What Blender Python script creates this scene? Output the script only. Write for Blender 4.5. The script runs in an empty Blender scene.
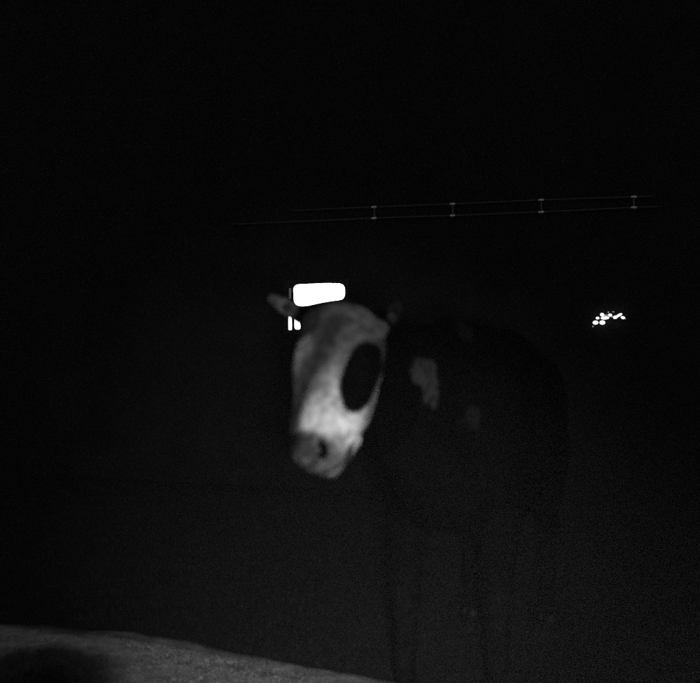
import bpy, bmesh, math, random
import numpy as np
from mathutils import Vector, Matrix
random.seed(7); rng = np.random.default_rng(7)
S = bpy.context.scene
C = S.collection

# ------------------------------------------------------------------ camera
CAM_H = 1.4
cam_d = bpy.data.cameras.new('camera'); cam = bpy.data.objects.new('camera', cam_d); C.objects.link(cam)
cam.location = (0, 0, CAM_H); cam.rotation_euler = (math.radians(90), 0, 0)
cam_d.sensor_width = 36; cam_d.lens = 18 / 0.35
cam_d.clip_start = 0.05; cam_d.clip_end = 500
cam_d.dof.use_dof = True; cam_d.dof.focus_distance = 8.8
cam_d.dof.aperture_fstop = 51.43 / 25.0          # an entrance pupil of about 25 mm
S.camera = cam
# ------------------------------------------------------------------ night sky
W = bpy.data.worlds.new('World'); S.world = W; W.use_nodes = True
nt = W.node_tree; nt.nodes.clear()
sky = nt.nodes.new('ShaderNodeTexSky'); sky.sky_type = 'NISHITA'; sky.sun_disc = False
sky.sun_elevation = math.radians(2); sky.sun_rotation = math.radians(200)
bw = nt.nodes.new('ShaderNodeRGBToBW'); bg = nt.nodes.new('ShaderNodeBackground'); wo = nt.nodes.new('ShaderNodeOutputWorld')
bg.inputs['Strength'].default_value = 0.065
nt.links.new(sky.outputs[0], bw.inputs[0]); nt.links.new(bw.outputs[0], bg.inputs['Color']); nt.links.new(bg.outputs[0], wo.inputs['Surface'])
# ------------------------------------------------------------------ the photographer's hand lamp, held beside the lens, its beam on the muzzle
fl = bpy.data.lights.new('hand_lamp', 'SPOT'); flo = bpy.data.objects.new('hand_lamp', fl); C.objects.link(flo)
fl.energy = 290; fl.spot_size = math.radians(36); fl.spot_blend = 1.0; fl.shadow_soft_size = 0.06
flo.location = (0.10, 0.0, 1.30)
flo.rotation_euler = (Vector((-0.04, 2.70, 0.93)) - flo.location).to_track_quat('-Z', 'Y').to_euler()
S.view_settings.view_transform = 'Standard'; S.view_settings.look = 'None'
S.view_settings.exposure = 0.0; S.view_settings.gamma = 1.0; S.view_settings.use_curve_mapping = False
S.render.resolution_x = 1024; S.render.resolution_y = 999
S.render.engine = 'CYCLES'
S.cycles.use_denoising = False; S.cycles.use_adaptive_sampling = True; S.cycles.adaptive_threshold = 0.05; S.cycles.adaptive_min_samples = 16; S.cycles.use_light_tree = False
S.cycles.sample_clamp_indirect = 0.3

# ------------------------------------------------------------------ helpers
def mat(name, col, rough=0.8, spec=0.3, metal=0.0, var=0.0, scale=20.0, bump=0.0, bscale=200.0):
    m = bpy.data.materials.new(name); m.use_nodes = True
    n = m.node_tree; b = n.nodes['Principled BSDF']
    b.inputs['Base Color'].default_value = (col, col, col, 1)
    b.inputs['Roughness'].default_value = rough; b.inputs['Metallic'].default_value = metal
    b.inputs['Specular IOR Level'].default_value = spec
    tc = n.nodes.new('ShaderNodeTexCoord')
    if var:
        t = n.nodes.new('ShaderNodeTexNoise'); t.inputs['Scale'].default_value = scale; t.inputs['Detail'].default_value = 8
        t.inputs['Roughness'].default_value = 0.7
        r = n.nodes.new('ShaderNodeValToRGB')
        lo, hi = col * (1 - var), col * (1 + var)
        r.color_ramp.elements[0].position = 0.3; r.color_ramp.elements[0].color = (lo, lo, lo, 1)
        r.color_ramp.elements[1].position = 0.7; r.color_ramp.elements[1].color = (hi, hi, hi, 1)
        n.links.new(tc.outputs['Object'], t.inputs['Vector']); n.links.new(t.outputs['Fac'], r.inputs[0]); n.links.new(r.outputs[0], b.inputs['Base Color'])
    if bump:
        t2 = n.nodes.new('ShaderNodeTexNoise'); t2.inputs['Scale'].default_value = bscale; t2.inputs['Detail'].default_value = 6
        bp = n.nodes.new('ShaderNodeBump'); bp.inputs['Strength'].default_value = bump; bp.inputs['Distance'].default_value = 0.01
        n.links.new(tc.outputs['Object'], t2.inputs['Vector']); n.links.new(t2.outputs['Fac'], bp.inputs['Height']); n.links.new(bp.outputs[0], b.inputs['Normal'])
    return m
def glow(name, strength):
    m = bpy.data.materials.new(name); m.use_nodes = True
    b = m.node_tree.nodes['Principled BSDF']
    b.inputs['Base Color'].default_value = (.8, .8, .8, 1)
    b.inputs['Emission Color'].default_value = (1, 1, 1, 1); b.inputs['Emission Strength'].default_value = strength
    return m
def link(name, me, m=None, parent=None, loc=None):
    o = bpy.data.objects.new(name, me); C.objects.link(o)
    if m: me.materials.append(m)
    if parent: o.parent = parent
    if loc is not None: o.location = loc
    return o
def mesh(name, v, f, smooth=False):
    me = bpy.data.meshes.new(name); me.from_pydata([tuple(map(float, p)) for p in v], [], [tuple(map(int, q)) for q in f]); me.update()
    if smooth: me.polygons.foreach_set('use_smooth', [True] * len(me.polygons))
    return me
def bm_mesh(name, bm, smooth=False):
    me = bpy.data.meshes.new(name); bm.to_mesh(me); bm.free()
    if smooth: me.polygons.foreach_set('use_smooth', [True] * len(me.polygons))
    return me
def box_mesh(name, lo, hi, bevel=0.0):
    bm = bmesh.new(); bmesh.ops.create_cube(bm, size=1)
    for v in bm.verts:
        v.co = Vector([lo[i] + (v.co[i] + .5) * (hi[i] - lo[i]) for i in range(3)])
    if bevel: bmesh.ops.bevel(bm, geom=bm.edges[:], offset=bevel, segments=2, affect='EDGES', profile=.6)
    return bm_mesh(name, bm)
def tube(bm, pts, r, seg=10, caps=True):
    pts = [Vector(p) for p in pts]; rings = []
    rs = r if isinstance(r, (list, tuple)) else [r] * len(pts)
    for i, p in enumerate(pts):
        t = (pts[min(i + 1, len(pts) - 1)] - pts[max(i - 1, 0)]).normalized()
        a = t.orthogonal().normalized(); 
        ref = Vector((0, 0, 1)) if abs(t.z) < .9 else Vector((1, 0, 0))
        a = t.cross(ref).normalized(); b = t.cross(a)
        rings.append([bm.verts.new(p + (a * math.cos(k * 2 * math.pi / seg) + b * math.sin(k * 2 * math.pi / seg)) * rs[i]) for k in range(seg)])
    for A, B in zip(rings, rings[1:]):
        for k in range(seg): bm.faces.new((A[k], A[(k + 1) % seg], B[(k + 1) % seg], B[k]))
    if caps: bm.faces.new(rings[0][::-1]); bm.faces.new(rings[-1])
def empty(name, loc=(0, 0, 0), rz=0.0):
    o = bpy.data.objects.new(name, None); C.objects.link(o); o.location = loc; o.rotation_euler = (0, 0, rz); o.empty_display_size = .1
    return o
def tag(o, label=None, cat=None, group=None, kind=None):
    if label: o['label'] = label
    if cat: o['category'] = cat
    if group: o['group'] = group
    if kind: o['kind'] = kind
    return o

M_soil = mat('dark_soil', 0.036, .95, .1, var=.35, scale=6, bump=.5, bscale=60)
M_track = mat('gravel_track', 0.50, .95, .1, var=.6, scale=12, bump=.8, bscale=70)
M_stone = mat('pebble', 0.50, .85, .2, var=.5, scale=14)
M_grass = mat('grass', 0.03, .8, .1, var=.4, scale=5)
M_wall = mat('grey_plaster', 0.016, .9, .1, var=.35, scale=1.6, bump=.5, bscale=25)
M_roof = mat('roof', 0.03, .9, .1, var=.3, scale=4)
M_frame = mat('window_frame', 0.015, .6, .2, var=.3, scale=20)
M_pipe = mat('dull_pipe', 0.06, .5, .5, var=.4, scale=12)
M_zinc = mat('white_ceramic', 0.88, .3, .5, var=.1, scale=60)
M_dark = mat('dark_bracket', 0.02, .7, .2, var=.3, scale=40)
M_win = glow('lit_window', 5.0); M_curt = glow('curtained_window', 0.007)
M_bulb = glow('lit_bulb', 1.15); M_bulb2 = glow('faint_bulb', 0.12)

# ------------------------------------------------------------------ ground
def on_ground(u, v):                        # ground point seen where a level lens of this field puts it
    d = CAM_H / ((v - 341.5) / 1000); return ((u - 350) / 1000 * d, d)
g = bmesh.new(); R = 150
bmesh.ops.create_grid(g, x_segments=60, y_segments=60, size=R)
tag(link('ground', bm_mesh('ground', g), M_soil), kind='structure')
# pale farm track in the foreground, its far edge running off to the left
EDGE = [(-9.0, 7.0), (-4.5, 5.9), (-1.75, 4.98), (-1.35, 4.90), (-1.05, 4.83), (-.75, 4.68), (-.48, 4.52), (-.24, 4.38), (-.05, 4.24), (.16, 4.13), (.6, 3.86), (1.6, 3.2), (4.0, 1.2), (7, -2)]
def edge_y(x):
    for (x0, y0), (x1, y1) in zip(EDGE, EDGE[1:]):
        if x0 <= x <= x1: return y0 + (y1 - y0) * (x - x0) / (x1 - x0)
    return EDGE[0][1] if x < EDGE[0][0] else EDGE[-1][1]
def wob(x, y): return .5 * math.sin(x * 7.1 + 1) + .3 * math.sin(x * 17.3 + 2 + y) + .2 * math.sin(x * 41 + y * 3)
def on_track(x, y): return y < edge_y(x) + .03 * wob(x, y)
def hummock(x, y):                          # grassy hummock at the near left
    e = ((x + 1.31 + .12 * (y - 4.2)) / .36) ** 2 + ((y - 4.00) / .56) ** 2
    return e + .12 * wob(y * 1.3, x)
XS = [-9 + .4 * i for i in range(16)] + [-2.6 + .03 * i for i in range(120)] + [1.0 + .3 * i for i in range(21)]
vs = []; fs = []; worn = []
NR = 56
for x in XS:
    ye = edge_y(x) + .03 * wob(x, 0)
    for j in range(NR):
        y = -4 + (ye + 2.3) * (j / 15) if j < 15 else ye - 1.7 + 1.7 * (j - 15) / (NR - 16)
        vs.append((x, y, .006 + .004 * math.sin(x * 5 + y * 3) * (j < NR - 1) - (.012 if j == NR - 1 else 0)))
        e = (ye - y) / .20 + .5 * wob(x * 1.7 + 3 * y, y * 2) + .3 * math.sin(y * 23 + x * 9)
        h = (hummock(x, y) - .75) / .5
        worn.append(max(0, min(1, e)) * max(0, min(1, h + .15 * math.sin(x * 31 + y * 17))))
for i in range(len(XS) - 1):
    for j in range(NR - 1):
        a = i * NR + j; fs.append((a, a + NR, a + NR + 1, a + 1))
me_t = mesh('track', vs, fs, True)
at_t = me_t.attributes.new('worn', 'FLOAT', 'POINT'); at_t.data.foreach_set('value', worn)
n = M_track.node_tree; bs = n.nodes['Principled BSDF']; src = bs.inputs['Base Color'].links[0].from_socket
wa = n.nodes.new('ShaderNodeAttribute'); wa.attribute_name = 'worn'
mx = n.nodes.new('ShaderNodeMix'); mx.data_type = 'RGBA'; mx.inputs[6].default_value = (.10, .10, .10, 1)      # bare soil where the gravel has worn away
n.links.new(wa.outputs['Fac'], mx.inputs['Factor']); n.links.new(src, mx.inputs[7]); n.links.new(mx.outputs[2], bs.inputs['Base Color'])
tag(link('track', me_t, M_track), kind='structure')
# grass blades
v = []; f = []
def blade(x, y, z, h, w):
    a = random.random() * 6.283; l = random.uniform(.1, .7) * h; b = random.random() * 6.283
    dx, dy = math.cos(a) * w, math.sin(a) * w; lx, ly = math.cos(b) * l, math.sin(b) * l
    n = len(v)
    v.extend([(x - dx, y - dy, z), (x + dx, y + dy, z), (x + dx * .6 + lx * .4, y + dy * .6 + ly * .4, z + h * .6), (x - dx * .6 + lx * .4, y - dy * .6 + ly * .4, z + h * .6), (x + lx, y + ly, z + h)])
    f.extend([(n, n + 1, n + 2, n + 3), (n + 3, n + 2, n + 4)])
k = 0
while k < 30000:
    y = 3.2 + 7.6 * random.random() ** 1.3; x = random.uniform(-.46, .46) * y
    if on_track(x, y) and not hummock(x, y) < 1:
        if random.random() > .012 + .5 * math.exp(-(edge_y(x) - y) / .05): continue
    if y > 9.2 - .295 * x: continue
    q = hummock(x, y) < 1
    clump = .55 + .45 * math.sin(x * 3.1 + 1.3 * math.sin(y * 2.3)) * math.sin(y * 4.1 + x)
    h = random.uniform(.012, .032) * (.6 + .7 * clump)
    blade(x, y, 0, h, random.uniform(.0015, .0035)); k += 1
for k in range(2500):
    a = random.random() * 6.283; r = abs(random.gauss(0, .62))
    y = 4.05 + .50 * r * math.sin(a); x = -1.22 - .09 * (y - 4.2) + .24 * r * math.cos(a)
    blade(x, y, .004, random.uniform(.008, .02), random.uniform(.0015, .0035))
tag(link('grass', mesh('grass', v, f), M_grass), 'short dark grass covering the ground beyond the pale track', 'grass', kind='stuff')
# pebbles lying on the track
v = []; f = []
bmp = bmesh.new(); bmesh.ops.create_icosphere(bmp, subdivisions=1, radius=1)
pv = np.array([q.co[:] for q in bmp.verts]); pf = [[q.index for q in t.verts] for t in bmp.faces]; bmp.free()
k = 0
while k < 5000:
    y = random.uniform(3.6, 5.3); x = random.uniform(-.42, .42) * y
    if not on_track(x, y) or hummock(x, y) < 1.25: continue
    s = random.uniform(.0015, .0045) * (2 if random.random() < .02 else 1)
    if edge_y(x) - y < .16: continue
    q = pv * np.array([s, s * random.uniform(.6, 1), s * random.uniform(.4, .7)]) * (1 + .2 * rng.standard_normal((len(pv), 1)))
    n = len(v); v.extend(q + np.array([x, y, .008 + s * .2])); f.extend([[i + n for i in t] for t in pf]); k += 1
tag(link('gravel', mesh('gravel', v, f), M_stone), 'pale loose gravel scattered over the track at the bottom edge', 'gravel', kind='stuff')

# ------------------------------------------------------------------ barn: local x along the wall, local y into the barn
WD = Vector((2.238, -.66, 0)).normalized(); WN = Vector((WD.y, -WD.x, 0)); WN = WN if WN.y < 0 else -WN   # WN faces the camera
B0 = Vector((.244, 9.4, 0)); rz = math.atan2(WD.y, WD.x)
def wall_uv(u, v):                           # place on the wall (along, up)
    t = (u - 350) / 1000
    # B0 + s*WD = (t*d, d)
    s = (t * B0.y - B0.x) / (WD.x - t * WD.y); d = B0.y + s * WD.y
    return s, CAM_H + (341.5 - v) / 1000 * d
barn = empty('barn', B0, rz)
tag(barn, 'large dark barn with one lit window behind the cow', 'barn')
x0, zt = wall_uv(287.5, 283.5); x1, zb = wall_uv(346, 331.2)
L0, L1, H = -9.0, 12.0, 5.6
def ring_wall():
    bm = bmesh.new(); T = .3
    xs = [L0, x0, x1, L1]; zs = [-.05, zb, zt, H]
    def quad(a, b, c, d): bm.faces.new([bm.verts.new(p) for p in (a, b, c, d)])
    for i in range(3):
        for j in range(3):
            if i == 1 and j == 1: continue
            quad((xs[i], 0, zs[j]), (xs[i + 1], 0, zs[j]), (xs[i + 1], 0, zs[j + 1]), (xs[i], 0, zs[j + 1]))
    quad((x0, 0, zb), (x1, 0, zb), (x1, T, zb), (x0, T, zb)); quad((x0, 0, zt), (x0, T, zt), (x1, T, zt), (x1, 0, zt))
    quad((x0, 0, zb), (x0, T, zb), (x0, T, zt), (x0, 0, zt)); quad((x1, 0, zb), (x1, 0, zt), (x1, T, zt), (x1, T, zb))
    D = 8.0
    quad((L0, 0, -.05), (L0, 0, H), (L0, D, H), (L0, D, -.05)); quad((L1, 0, -.05), (L1, D, -.05), (L1, D, H), (L1, 0, H))
    quad((L0, D, -.05), (L0, D, H), (L1, D, H), (L1, D, -.05))
    for X in (L0, L1): bm.faces.new([bm.verts.new(p) for p in ((X, 0, H), (X, D, H), (X, D / 2, H + 2.6))])
    bmesh.ops.remove_doubles(bm, verts=bm.verts[:], dist=1e-5)
    return bm_mesh('wall', bm)
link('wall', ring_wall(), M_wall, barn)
r = bmesh.new()
for sgn in (0, 1):
    ys = (-.5, 4.0) if sgn == 0 else (8.5, 4.0)
    zz = (H - .32, H + 2.62)
    q = []
    for dz in (0, .12):
        q += [r.verts.new((L0 - .4, ys[0], zz[0] + dz)), r.verts.new((L1 + .4, ys[0], zz[0] + dz)), r.verts.new((L1 + .4, ys[1], zz[1] + dz)), r.verts.new((L0 - .4, ys[1], zz[1] + dz))]
    for t in ((0, 1, 2, 3), (7, 6, 5, 4), (0, 4, 5, 1), (1, 5, 6, 2), (2, 6, 7, 3), (3, 7, 4, 0)): r.faces.new([q[i] for i in t])
link('roof', bm_mesh('roof', r), M_roof, barn)
# window: frame, a mullion close to the left jamb, panes
xm, _ = wall_uv(293.5, 300); _, zc = wall_uv(293, 312)
win = empty('window'); win.parent = barn; win.location = (0, -.012, 0)
fw = .012
def plate(name, a, b, c, d, y0, y1, rad, m):      # upright plate with rounded corners, one side to the front
    bm = bmesh.new(); ring = []
    for cx, cz, t0 in ((c - rad, d - rad, 0), (a + rad, d - rad, 90), (a + rad, b + rad, 180), (c - rad, b + rad, 270)):
        for k in range(7):
            t = math.radians(t0 + k * 15); ring.append((cx + rad * math.cos(t), cz + rad * math.sin(t)))
    A = [bm.verts.new((x, y0, z)) for x, z in ring]; B = [bm.verts.new((x, y1, z)) for x, z in ring]
    bm.faces.new(A[::-1]); bm.faces.new(B)
    for k in range(len(A)): bm.faces.new((A[k], A[(k + 1) % len(A)], B[(k + 1) % len(A)], B[k]))
    bmesh.ops.recalc_face_normals(bm, faces=bm.faces[:])
    return link(name, bm_mesh(name, bm), m, win)
plate('frame', x0 - .03, zb - .03, x1 + .03, zt + .03, 0, .06, .01, M_frame)
def pane(pts, m, rad):                             # glass with rounded corners, outline given clockwise from the top left
    bm = bmesh.new(); ring = []; P = [Vector(p) for p in pts]; n_ = len(P)
    for k in range(n_):
        a, b, c = P[k - 1], P[k], P[(k + 1) % n_]
        p0 = b + (a - b).normalized() * min(rad, (a - b).length * .49); p1 = b + (c - b).normalized() * min(rad, (c - b).length * .49)
        for q in range(7):
            t = q / 6; ring.append(p0 * (1 - t) ** 2 + b * 2 * t * (1 - t) + p1 * t ** 2)
    A = [bm.verts.new((p.x, -.0008, p.y)) for p in ring]; B = [bm.verts.new((p.x, .03, p.y)) for p in ring]
    bm.faces.new(A[::-1]); bm.faces.new(B)
    for k in range(len(A)): bm.faces.new((A[k], A[(k + 1) % len(A)], B[(k + 1) % len(A)], B[k]))
    bmesh.ops.recalc_face_normals(bm, faces=bm.faces[:])
    return link('pane', bm_mesh('pane', bm), m, win)
W_ = wall_uv
pane([W_(293.6, 284.8), W_(306, 284.2), W_(330, 283.2), W_(345.2, 283.8), W_(345.4, 299.6), W_(332, 301.0), W_(318, 303.6), W_(304, 306.6), W_(294.6, 305.5)], M_win, .062)
pane([W_(289.0, 316.2), W_(292.2, 316.2), W_(292.2, 330), W_(289.0, 330)], M_win, .012)
pane([W_(294.8, 317.6), W_(300.4, 317.6), W_(301.0, 329.4), W_(295.2, 329.4)], M_win, .022)
tag(pane([W_(289.4, 288), W_(291.6, 288), W_(291.6, 299), W_(289.4, 299)], M_curt, .01), 'dim narrow upper left pane')

# twin pipes clamped to the wall under the eaves
TOP = [(292, 211.6), (376, 208), (454, 205), (542, 201), (634, 198), (652, 197.3)]
BOT = [(236, 225.0), (376, 219), (454, 216.5), (542, 213), (634, 208.5), (660, 207.6)]
pipes = empty('pipe_run', B0, rz)
tag(pipes, 'pair of thin dull pipes with small shiny clamps along the wall above the cow', 'pipes')
PO = -.07
for line in (TOP, BOT):
    bm = bmesh.new(); pts = []
    for u, vv in line:
        s, z = wall_uv(u, vv); pts.append((s, PO, z))
    pts.insert(0, (pts[0][0] - .02, 0.02, pts[0][2]))
    pts.append((pts[-1][0] + .02, 0.02, pts[-1][2]))
    tube(bm, pts, .007, 10); link('pipe', bm_mesh('pipe', bm, True), M_pipe, pipes)
for k in range(1, 5):
    s, z1 = wall_uv(*TOP[k]); _, z0 = wall_uv(*BOT[k])
    br = link('bracket', box_mesh('bracket', (s - .007, PO + .012, z0 - .02), (s + .007, PO + .018, z1 + .02), .002), M_pipe, pipes)
    link('stand_off', box_mesh('stand_off', (s - .008, PO + .018, (z0 + z1) / 2 - .008), (s + .008, 0, (z0 + z1) / 2 + .008)), M_pipe, br)
    for z in (z0, z1):
        bm = bmesh.new(); tube(bm, [(s - .024, PO, z), (s - .021, PO, z), (s + .021, PO, z), (s + .024, PO, z)], [.008, .0098, .0098, .008], 14)
        link('clamp', bm_mesh('clamp', bm, True), M_zinc, br)

# cluster of small lights on the wall at the right
sc, zc_ = wall_uv(609, 319)
lamp = empty('lamp_cluster', B0 + WD * sc, rz); lamp.location.z = zc_
tag(lamp, 'arched cluster of small bright white lights on the dark wall, far right', 'lamp')
PX = wall_uv(610, 319)[0] - wall_uv(609, 319)[0]
BL = [(225, 287, 46, 34, 0, 1), (285, 287, 48, 36, 0, 1), (243, 246, 30, 22, 0, 1), (308, 246, 70, 26, 3, 1), (283, 216, 34, 30, -10, 1), (352, 220, 32, 26, 0, 1),
      (398, 240, 38, 28, 15, 1), (430, 222, 58, 22, 28, 1), (464, 244, 36, 24, -15, 1), (337, 193, 13, 13, 0, 0), (381, 191, 18, 10, 0, 0), (203, 322, 12, 14, 0, 0), (322, 222, 40, 18, 0, 0), (483, 253, 14, 12, 0, 0), (370, 234, 22, 14, 0, 0)]
arm = bmesh.new()
tube(arm, [((225 - 341) / 8.75 * PX, -.03, (254 - 289) / 8.75 * PX), ((283 - 341) / 8.75 * PX, -.03, (254 - 225) / 8.75 * PX), (0, -.03, (254 - 222) / 8.75 * PX), ((480 - 341) / 8.75 * PX, -.03, (254 - 250) / 8.75 * PX)], .006, 8)
for k in (-.05, .05): tube(arm, [(k, -.03, .02), (k, 0.0, .02)], .006, 8)
link('bracket', bm_mesh('bracket', arm, True), M_dark, lamp)
for (bx, bz, w, h, rot, on) in BL:
    bm = bmesh.new(); bmesh.ops.create_uvsphere(bm, u_segments=14, v_segments=8, radius=1)
    sx, sz = w / 15.8 * PX, h / 16.2 * PX
    cx, cz = (bx - 341) / 8.75 * PX, (254 - bz) / 8.75 * PX
    for p in bm.verts:
        x, y, z = p.co.x * sx, p.co.y * min(sx, sz), p.co.z * sz
        a = math.radians(rot); p.co = Vector((x * math.cos(a) - z * math.sin(a), y, x * math.sin(a) + z * math.cos(a)))
    link('bulb', bm_mesh('bulb', bm, True), M_bulb if on else M_bulb2, lamp, (cx, -.055, cz))

# ------------------------------------------------------------------ cow
# signed-distance modelling: head frame (a towards the muzzle, b towards the cow's left, c out of the forehead)
YAW, PIT = math.radians(24), math.radians(32)
HO = np.array([-.026, 2.85, 1.512])
hh = np.array([-math.sin(YAW), -math.cos(YAW), 0]); up = np.array([0, 0, 1.0])
HF = -up * math.cos(PIT) + hh * math.sin(PIT); HN = up * math.sin(PIT) + hh * math.cos(PIT); HS = np.array([math.cos(YAW), -math.sin(YAW), 0])
def H2W(a, b, c): return HO + HF * a + HS * b + HN * c
def axis(lo, hi, flo_, fhi, fine, coarse):
    xs = [flo_]
    while xs[-1] < fhi: xs.append(xs[-1] + fine)
    st = fine
    while xs[-1] < hi: st = min(coarse, st * 1.12); xs.append(xs[-1] + st)
    st = fine; left = [flo_]
    while left[-1] > lo: st = min(coarse, st * 1.12); left.append(left[-1] - st)
    return np.array(left[:0:-1] + xs, dtype=np.float32)
AX = [axis(-.45, 1.55, -.26, .20, .006, .022), axis(2.35, 5.95, 2.50, 3.08, .006, .022), axis(-.02, 1.72, .92, 1.62, .006, .022)]
F = np.full([len(a) for a in AX], .5, dtype=np.float32)
def region(lo, hi):
    sl = []
    for i in range(3):
        i0 = np.searchsorted(AX[i], lo[i]); i1 = np.searchsorted(AX[i], hi[i]); sl.append(slice(max(i0 - 1, 0), i1 + 1))
    P = np.meshgrid(*[AX[i][sl[i]] for i in range(3)], indexing='ij')
    return tuple(sl), P
def blend(sl, d, k, sub=False):
    A = F[sl]
    if sub:
        h = np.clip(.5 - .5 * (A + d) / k, 0, 1); F[sl] = A * (1 - h) + (-d) * h + k * h * (1 - h)
    else:
        h = np.clip(.5 + .5 * (A - d) / k, 0, 1); F[sl] = A * (1 - h) + d * h - k * h * (1 - h)
def ell(c, r, R, k=.03, sub=False):         # ellipsoid, R rows = its axes
    c = np.asarray(c, float); R = np.asarray(R, float); r = np.asarray(r, float)
    ext = np.sqrt(((R * r[:, None]) ** 2).sum(0)) + .09
    sl, P = region(c - ext, c + ext)
    D = [P[i] - c[i] for i in range(3)]
    q = [D[0] * R[i, 0] + D[1] * R[i, 1] + D[2] * R[i, 2] for i in range(3)]
    k0 = np.sqrt(sum((q[i] / r[i]) ** 2 for i in range(3))); k1 = np.sqrt(sum((q[i] / r[i] ** 2) ** 2 for i in range(3))) + 1e-6
    blend(sl, (k0 * (k0 - 1) / k1).astype(np.float32), k, sub)
def cone(p, q, r0, r1, k=.04, sub=False):   # tapered capsule
    p = np.asarray(p, float); q = np.asarray(q, float); m = max(r0, r1) + .12
    sl, P = region(np.minimum(p, q) - m, np.maximum(p, q) + m)
    ba = q - p; L2 = ba @ ba
    D = [P[i] - p[i] for i in range(3)]
    t = np.clip((D[0] * ba[0] + D[1] * ba[1] + D[2] * ba[2]) / L2, 0, 1)
    d = np.sqrt(sum((D[i] - t * ba[i]) ** 2 for i in range(3))) - (r0 + (r1 - r0) * t)
    blend(sl, d.astype(np.float32), k, sub)
HR = np.array([HF, HS, HN])
def hell(a, b, c, ra, rb, rc, k=.03, sub=False, R=None): ell(H2W(a, b, c), (ra, rb, rc), HR if R is None else R, k, sub)
def hcone(p, q, r0, r1, k=.04): cone(H2W(*p), H2W(*q), r0, r1, k)
# body
BD = np.array([.30, .954, 0]); BD /= np.linalg.norm(BD); BS = np.array([BD[1], -BD[0], 0])   # tailwards, cow's left
SH = np.array([.36, 3.62, 0.0])
def bd(l, s, z): return SH + BD * l + BS * s + np.array([0, 0, z])
BR = np.array([BD, BS, up])
ell(bd(.05, 0, 1.06), (.34, .25, .36), BR, .1)
ell(bd(.62, 0, 1.02), (.62, .35, .37), BR, .12)
ell(bd(1.28, 0, 1.10), (.34, .27, .31), BR, .12)
cone(bd(.0, 0, 1.40), bd(1.45, 0, 1.36), .085, .09, .1)
for s in (-1, 1):
    ell(bd(.06, .17 * s, 1.02), (.17, .09, .30), BR, .08)
    ell(bd(1.35, .19 * s, 1.02), (.20, .10, .28), BR, .08)
    cone(bd(.06, .17 * s, .80), bd(.02, .17 * s, .46), .085, .055, .06); cone(bd(.02, .17 * s, .46), bd(.03, .17 * s, .10), .048, .036, .03)
    cone(bd(1.36, .19 * s, .86), bd(1.28, .19 * s, .66), .12, .085, .06); cone(bd(1.28, .19 * s, .66), bd(1.50, .19 * s, .48), .075, .05, .04)
    cone(bd(1.50, .19 * s, .48), bd(1.45, .19 * s, .10), .046, .037, .03)
    ell(bd(1.62, .09 * s, 1.30), (.06, .04, .05), BR, .05)
ell(bd(1.12, 0, .66), (.20, .15, .15), BR, .06)
cone(bd(1.62, 0, 1.32), bd(1.70, 0, 1.15), .04, .025, .04); cone(bd(1.70, 0, 1.15), bd(1.70, 0, .62), .024, .016, .02); ell(bd(1.70, 0, .52), (.045, .045, .13), BR, .02)
# neck
NB = H2W(.10, 0, -.13)
cone(NB, bd(-.08, 0, 1.20), .105, .19, .05)
cone(H2W(.16, 0, -.16), bd(-.12, 0, .92), .075, .17, .06)
cone(NB + np.array([0, .02, .03]), bd(.05, 0, 1.33), .075, .12, .05)
# head
hell(.090, 0, -.085, .105, .110, .085, .03)
hell(.026, -.028, -.065, .060, .112, .062, .035)
hcone((.12, 0, -.085), (.43, 0, -.068), .082, .056, .04)
for s in (-1, 1):
    hell(.165, .088 * s, -.066, .075, .040, .050, .05)          # brow and orbit
    hell(.215, .062 * s, -.155, .125, .040, .085, .04)          # cheek
    hcone((.27, .050 * s, -.110), (.42, .046 * s, -.085), .045, .040, .03)
    hcone((.25, .055 * s, -.205), (.44, .030 * s, -.135), .036, .034, .03)
    hcone((.19, .092 * s, -.085), (.35, .052 * s, -.085), .032, .034, .04)
    hell(.300, .088 * s, -.100, .07, .012, .014, .03)           # facial crest
hell(.430, .006, -.066, .054, .058, .056, .03)                     # muzzle
hell(.440, .010, -.092, .042, .050, .048, .025)
hell(.428, .010, -.142, .046, .030, .022, .018)
hell(.462, .034, -.140, .020, .016, .014, .010)                    # lower lip and chin
hell(.455, 0, -.126, .050, .085, .0045, .010, True)             # mouth line
for s in (-1, 1):
    t = np.array([HF * .6 + HS * .55 * s + HN * .58, HS * .8 * s - HF * .6, HN])
    u0 = t[0] / np.linalg.norm(t[0]); u1 = t[1] - u0 * (t[1] @ u0); u1 /= np.linalg.norm(u1); u2 = np.cross(u0, u1)
    ell(H2W(.456, .006 + .036 * s, -.028), (.026, .017, .016), np.array([u0, u1, u2]), .012, True)   # nostril
    hell(.200, .112 * s, -.070, .020, .016, .013, .014, True)   # eye socket
hell(.215, 0, .012, .09, .030, .018, .05, True)                 # dish of the forehead
hell(.016, -.108, -.080, .03, .03, .03, .02)
hcone((.03, -.098, -.085), (.12, -.100, -.080), .036, .040, .03)     # temple below the right ear
# ears
def unit(x): x = np.asarray(x, float); return x / np.linalg.norm(x)
EARS = {}
for s, ax, nrm, base in ((-1, (-.74, .50, .45), (-.35, -.9, .1), H2W(.018, -.115, -.085)), (1, (.40, .72, .52), (.35, -.85, .1), H2W(.040, .100, -.085))):
    e0 = unit(ax); e2 = np.asarray(nrm, float); e2 = unit(e2 - e0 * (e2 @ e0)); e1 = np.cross(e2, e0)
    L = .15 if s > 0 else .18; R_ = np.array([e0, e1, e2]); EARS[s] = (base, R_, L)
    cone(base - e0 * .02, base + e0 * .05, .022, .018, .02)
    ell(base + e0 * L * .56, (L * .52, .026, .013), R_, .02)
    ell(base + e0 * L * .58 + e2 * .016, (L * .38, .016, .010), R_, .01, True)
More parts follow.
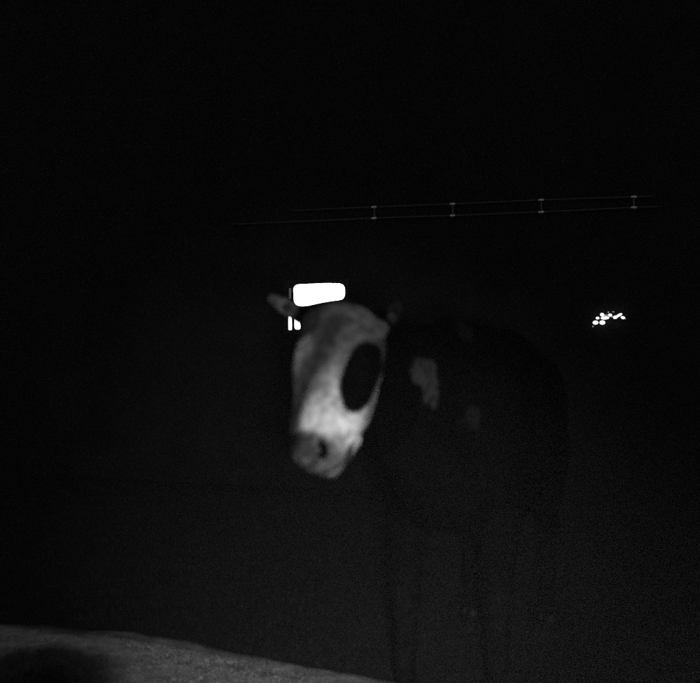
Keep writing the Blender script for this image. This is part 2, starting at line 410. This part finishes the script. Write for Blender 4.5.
# surface nets on the rectilinear grid
def surface(F):
    I = F < 0
    nx_, ny_, nz_ = F.shape
    cs = [(i, j, k) for i in (0, 1) for j in (0, 1) for k in (0, 1)]
    cnt = sum(I[i:nx_ - 1 + i, j:ny_ - 1 + j, k:nz_ - 1 + k].astype(np.int8) for i, j, k in cs)
    cell = np.argwhere((cnt > 0) & (cnt < 8)); idx = -np.ones((nx_ - 1, ny_ - 1, nz_ - 1), np.int64)
    idx[tuple(cell.T)] = np.arange(len(cell))
    acc = np.zeros((len(cell), 3)); num = np.zeros(len(cell))
    G = lambda ijk: np.stack([AX[d][ijk[:, d]] for d in range(3)], 1)
    for c0 in cs:
        for d in range(3):
            if c0[d]: continue
            c1 = list(c0); c1[d] = 1
            p = cell + np.array(c0); q = cell + np.array(c1)
            fa = F[tuple(p.T)]; fb = F[tuple(q.T)]; m = (fa < 0) != (fb < 0)
            t = np.where(m, fa / np.where(m, fa - fb, 1), 0)[:, None]
            acc += np.where(m[:, None], G(p) * (1 - t) + G(q) * t, 0); num += m
    V = acc / num[:, None]; faces = []
    for d in range(3):
        e1, e2 = [(1, 2), (2, 0), (0, 1)][d]
        sa = [slice(None)] * 3; sb = [slice(None)] * 3; sa[d] = slice(0, -1); sb[d] = slice(1, None)
        A, Bq = I[tuple(sa)], I[tuple(sb)]
        for flip, msk in ((False, A & ~Bq), (True, ~A & Bq)):
            e = np.argwhere(msk)
            ok = (e[:, e1] > 0) & (e[:, e2] > 0) & (e[:, e1] < F.shape[e1] - 1) & (e[:, e2] < F.shape[e2] - 1); e = e[ok]
            def at_(o1, o2):
                w = e.copy(); w[:, e1] += o1; w[:, e2] += o2; return idx[tuple(w.T)]
            q = np.stack([at_(-1, -1), at_(0, -1), at_(0, 0), at_(-1, 0)], 1)
            faces.append(q[:, ::-1] if flip else q)
    return V, np.concatenate(faces)
V, Q = surface(F)
cow = empty('cow', (float(SH[0]), float(SH[1]), 0))
tag(cow, 'black and white cow standing in the dark with its pale face lowered', 'cow')
off = np.array([SH[0], SH[1], 0])
me = bpy.data.meshes.new('cow_body'); nV = len(V); nQ = len(Q)
me.vertices.add(nV); me.vertices.foreach_set('co', (V - off).astype(np.float32).ravel())
me.loops.add(nQ * 4); me.loops.foreach_set('vertex_index', Q.astype(np.int32).ravel())
me.polygons.add(nQ); me.polygons.foreach_set('loop_start', np.arange(0, nQ * 4, 4, dtype=np.int32)); me.polygons.foreach_set('loop_total', np.full(nQ, 4, dtype=np.int32))
me.update(calc_edges=True); me.validate(); me.polygons.foreach_set('use_smooth', [True] * len(me.polygons))
# coat: the pigment of each tuft, face shading mixed in, in the head's and the body's own axes
la = (V - HO) @ HF; lb = (V - HO) @ HS; lc = (V - HO) @ HN
def sstep(x, a, b): t = np.clip((x - a) / (b - a), 0, 1); return t * t * (3 - 2 * t)
def rag(P, s): return np.sin(P[:, 0] * s + 1.3 * np.sin(P[:, 2] * s * .7)) * np.sin(P[:, 2] * s * 1.1 + np.sin(P[:, 1] * s))
def blob(P, c, r, R=np.eye(3), soft=.12, ragged=0.0):
    q = ((P - np.asarray(c)) @ np.asarray(R).T) / np.asarray(r)
    return 1 - sstep(np.sqrt((q ** 2).sum(1)) + ragged * rag(P, 60), 1 - soft, 1 + soft)
LH = np.stack([la, lb, lc], 1)
white = sstep(la + .35 * lc, -.035, -.005) * sstep(lc, -.27, -.255) * sstep(-la, -.62, -.6)
jaw = np.where(lb > 0, sstep(lc - np.interp(la, [0, .17, .22, .29, .34, .39], [-.125, -.132, -.155, -.160, -.150, -.30]), -.012, .012), sstep(lc + .25 * np.maximum(.30 - la, 0), -.235, -.205))
headm = (np.linalg.norm(V - H2W(.25, 0, -.1), axis=1) < .36)
coat = np.where(headm, white * jaw, 0.0)
coat *= 1 - blob(LH, (.207, .091, -.054), (.120, .053, .059), R=[[.998, -.03, .05], [.03, .999, 0], [-.05, 0, .998]], soft=.09, ragged=.04)   # black patch round the left eye
# smoky grey face clearing to a white lower bridge, its shading mixed into the tone
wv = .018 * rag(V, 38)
blaze_shade = np.interp(la + wv + .25 * lb - .02 * (lb > .09), [.05, .12, .165, .205, .25, .31, .37], [.15, .14, .17, .26, .44, .76, 1.0])
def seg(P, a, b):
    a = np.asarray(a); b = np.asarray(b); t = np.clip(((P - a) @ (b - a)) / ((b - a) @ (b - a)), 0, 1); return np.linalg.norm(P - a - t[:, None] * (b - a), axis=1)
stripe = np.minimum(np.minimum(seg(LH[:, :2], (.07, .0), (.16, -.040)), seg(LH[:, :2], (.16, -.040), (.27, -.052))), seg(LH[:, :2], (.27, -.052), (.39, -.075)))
blaze_shade = np.maximum(blaze_shade, .34 * (1 - sstep(np.hypot((la - .145) / .07, (lb + .092) / .058), .3, 1.15)))      # paler brow over the right eye
blaze_shade *= 1 - .70 * (1 - sstep(stripe + .3 * wv, .004, .062))  # darker dip between brow and bridge, shade put into the coat
blaze_shade *= 1 - .75 * sstep(-lb, .030, .065) * sstep(la, .19, .25)  # shaded far side of the nose, painted into the coat
blaze_shade = np.maximum(blaze_shade, .55 * sstep(lb, .07, .09) * sstep(-lc, .075, .095) * sstep(la, .14, .2))      # pale cheek behind the eye patch
blaze_shade *= 1 - .76 * sstep(la + .25 * (lc + .03) + .5 * wv, .390, .432)
blaze_shade *= 1 - .72 * sstep(-lb, .015, .075) * (1 - sstep(la, .07, .125))          # darker towards the poll on the right side
blaze_shade *= 1 - .45 * blob(LH, (.315, .045, -.03), (.011, .010, .03), soft=.5)          # small dark fleck on the bridge
blaze_shade *= 1 - .85 * blob(LH, (.418, .078, -.128), (.040, .038, .036), soft=.4, ragged=.15)        # dark corner of the mouth
coat *= blaze_shade                                                       # mousy muzzle
coat *= 1 - .8 * blob(LH, (.205, -.115, -.062), (.035, .04, .035), soft=.35)                        # dark rim of the right eye
# ears: black outside, pale hair inside
for s, (base, R_, L) in EARS.items():
    dv = V - base; e = dv @ R_[0]; near = (np.abs(dv @ R_[1]) < .06) & (np.abs(dv @ R_[2]) < .05) & (e > .015) & (e < L * 1.2)
    inner = (.8 + .35 * rag(V, 140)) * (.22 if s < 0 else .04) * sstep((dv @ R_[2]), -.004, .006) * (1 - sstep(np.abs(dv @ R_[1]), .02, .034)) * sstep(e, .06, .10) * (1 - .8 * blob(V, base + R_[0] * L * .62, (.016, .03, .016)))
    coat = np.where(near, inner, coat)
PATCH = [((.122, 2.912, 1.465), (.018, .03, .022), .07),
         ((.222, 3.055, 1.316), (.044, .2, .038), .085), ((.212, 3.04, 1.29), (.018, .2, .022), .07), ((.244, 3.08, 1.270), (.028, .2, .055), .085), ((.264, 3.10, 1.225), (.014, .2, .040), .08),
         ((.41, 3.6, 1.46), (.040, .3, .06), .02), ((.41, 3.34, 1.160), (.030, .2, .026), .03), ((.385, 3.32, 1.138), (.032, .2, .012), .02), ((.42, 3.35, 1.125), (.012, .2, .024), .02)]   # white flecks on the neck and shoulder
for (c, r_, amt) in PATCH: coat = np.maximum(coat, amt * blob(V, c, r_, soft=.16, ragged=.22))
skin = headm * sstep(la + .5 * lc - 1.2 * np.maximum(np.abs(lb - .004) - .035, 0), .408, .436) * (1 - sstep(-lc, .105, .125))
skin = np.clip(skin, 0, 1)
smudge = blob(LH, (.426, -.012, -.02), (.018, .055, .05), soft=.5, ragged=.15); coat *= 1 - .65 * smudge; skin *= 1 - .5 * smudge      # dark band over the nose
lip = blob(LH, (.470, .034, -.138), (.014, .018, .02), soft=.4); coat = np.maximum(coat, .3 * lip); skin *= 1 - lip      # pale tip of the lower lip
coat = np.where(headm, coat, np.maximum(coat, .004))
coat = np.maximum(coat, .012 * sstep(-V[:, 2], -.75, -.35))      # greyer lower legs
coat *= 1 - .88 * headm * sstep(la, .38, .42) * sstep(-lb, -.02, .045)
for s in (-1, 1):
    nb = (1 if s > 0 else .6) * blob(LH, (.446, .006 + .036 * s, -.050), (.028, .017, .055), soft=.35, ragged=.12); coat *= 1 - nb; skin *= 1 - nb      # shade inside the nostrils, painted into coat and skin
coat *= 1 - .6 * headm * sstep(-lc, .122, .14) * sstep(la, .40, .43)
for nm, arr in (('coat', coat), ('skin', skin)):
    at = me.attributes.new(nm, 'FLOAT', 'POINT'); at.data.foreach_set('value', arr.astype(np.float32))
M_cow = bpy.data.materials.new('cow_coat'); M_cow.use_nodes = True
n = M_cow.node_tree; b = n.nodes['Principled BSDF']; b.inputs['Roughness'].default_value = .9; b.inputs['Specular IOR Level'].default_value = .02
def attr(nm):
    t = n.nodes.new('ShaderNodeAttribute'); t.attribute_name = nm; return t.outputs['Fac']
def mixc(fac, A, B):
    m = n.nodes.new('ShaderNodeMix'); m.data_type = 'RGBA'
    n.links.new(fac, m.inputs['Factor'])
    for s_, x in ((6, A), (7, B)):
        if isinstance(x, float): m.inputs[s_].default_value = (x, x, x, 1)
        else: n.links.new(x, m.inputs[s_])
    return m.outputs[2]
tc = n.nodes.new('ShaderNodeTexCoord')
mp = n.nodes.new('ShaderNodeMapping'); mp.inputs['Scale'].default_value = (1, 1, .35); n.links.new(tc.outputs['Object'], mp.inputs[0])
h1 = n.nodes.new('ShaderNodeTexNoise'); h1.inputs['Scale'].default_value = 420; h1.inputs['Detail'].default_value = 4; n.links.new(mp.outputs[0], h1.inputs['Vector'])
h2 = n.nodes.new('ShaderNodeTexNoise'); h2.inputs['Scale'].default_value = 38; h2.inputs['Detail'].default_value = 5; n.links.new(tc.outputs['Object'], h2.inputs['Vector'])
def ramp(inp, a, b_, va, vb):
    r_ = n.nodes.new('ShaderNodeMapRange'); r_.inputs[1].default_value = a; r_.inputs[2].default_value = b_; r_.inputs[3].default_value = va; r_.inputs[4].default_value = vb
    n.links.new(inp, r_.inputs[0]); return r_.outputs[0]
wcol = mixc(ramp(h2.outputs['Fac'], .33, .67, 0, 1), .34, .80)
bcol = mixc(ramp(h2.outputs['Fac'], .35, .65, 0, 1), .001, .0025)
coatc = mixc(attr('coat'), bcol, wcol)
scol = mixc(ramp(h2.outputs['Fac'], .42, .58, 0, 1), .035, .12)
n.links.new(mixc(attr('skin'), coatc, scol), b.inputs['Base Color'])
bp = n.nodes.new('ShaderNodeBump'); bp.inputs['Strength'].default_value = .5; bp.inputs['Distance'].default_value = .004
n.links.new(h1.outputs['Fac'], bp.inputs['Height']); n.links.new(bp.outputs[0], b.inputs['Normal'])
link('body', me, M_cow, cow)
# eyes
M_eye = mat('eye', .006, .08, .5)
for s in (-1, 1):
    bm = bmesh.new(); bmesh.ops.create_uvsphere(bm, u_segments=24, v_segments=16, radius=.019)
    link('eye', bm_mesh('eye', bm, True), M_eye, cow, H2W(.200, .098 * s, -.070) - off)
# hooves: cloven, two claws in one mesh each
M_hoof = mat('hoof', .008, .5, .3, var=.3, scale=30)
for l in (.03, 1.45):
    for s in (-1, 1):
        bm = bmesh.new()
        for w in (-.026, .026):
            c = bmesh.ops.create_cube(bm, size=1)['verts']
            for p in c:
                t = p.co.z + .5; q = BS * (.17 if l < 1 else .19) * s
                loc = BD * (l + p.co.x * (.11 - .03 * t) - .02 * (1 - t)) + BS * (w + p.co.y * .044) + q
                p.co = Vector((loc[0], loc[1], .004 + .085 * t))
        bmesh.ops.bevel(bm, geom=bm.edges[:], offset=.01, segments=2, affect='EDGES')
        link('hoof', bm_mesh('hoof', bm, True), M_hoof, cow)

# ------------------------------------------------------------------ thin haze added as a veil in the lamp's beam, lifting the blacks
hz = link('haze', box_mesh('haze', (-160, -160, -1.2), (160, 160, 9.5)))
tag(hz, 'thin haze added around the cow to lift the blacks', 'haze', kind='stuff')
M_h = bpy.data.materials.new('haze'); M_h.use_nodes = True; n = M_h.node_tree; n.nodes.clear()
pv_ = n.nodes.new('ShaderNodeVolumePrincipled'); pv_.inputs['Color'].default_value = (.9, .9, .9, 1); pv_.inputs['Density'].default_value = 0.0013
o_ = n.nodes.new('ShaderNodeOutputMaterial'); n.links.new(pv_.outputs[0], o_.inputs['Volume']); hz.data.materials.append(M_h)
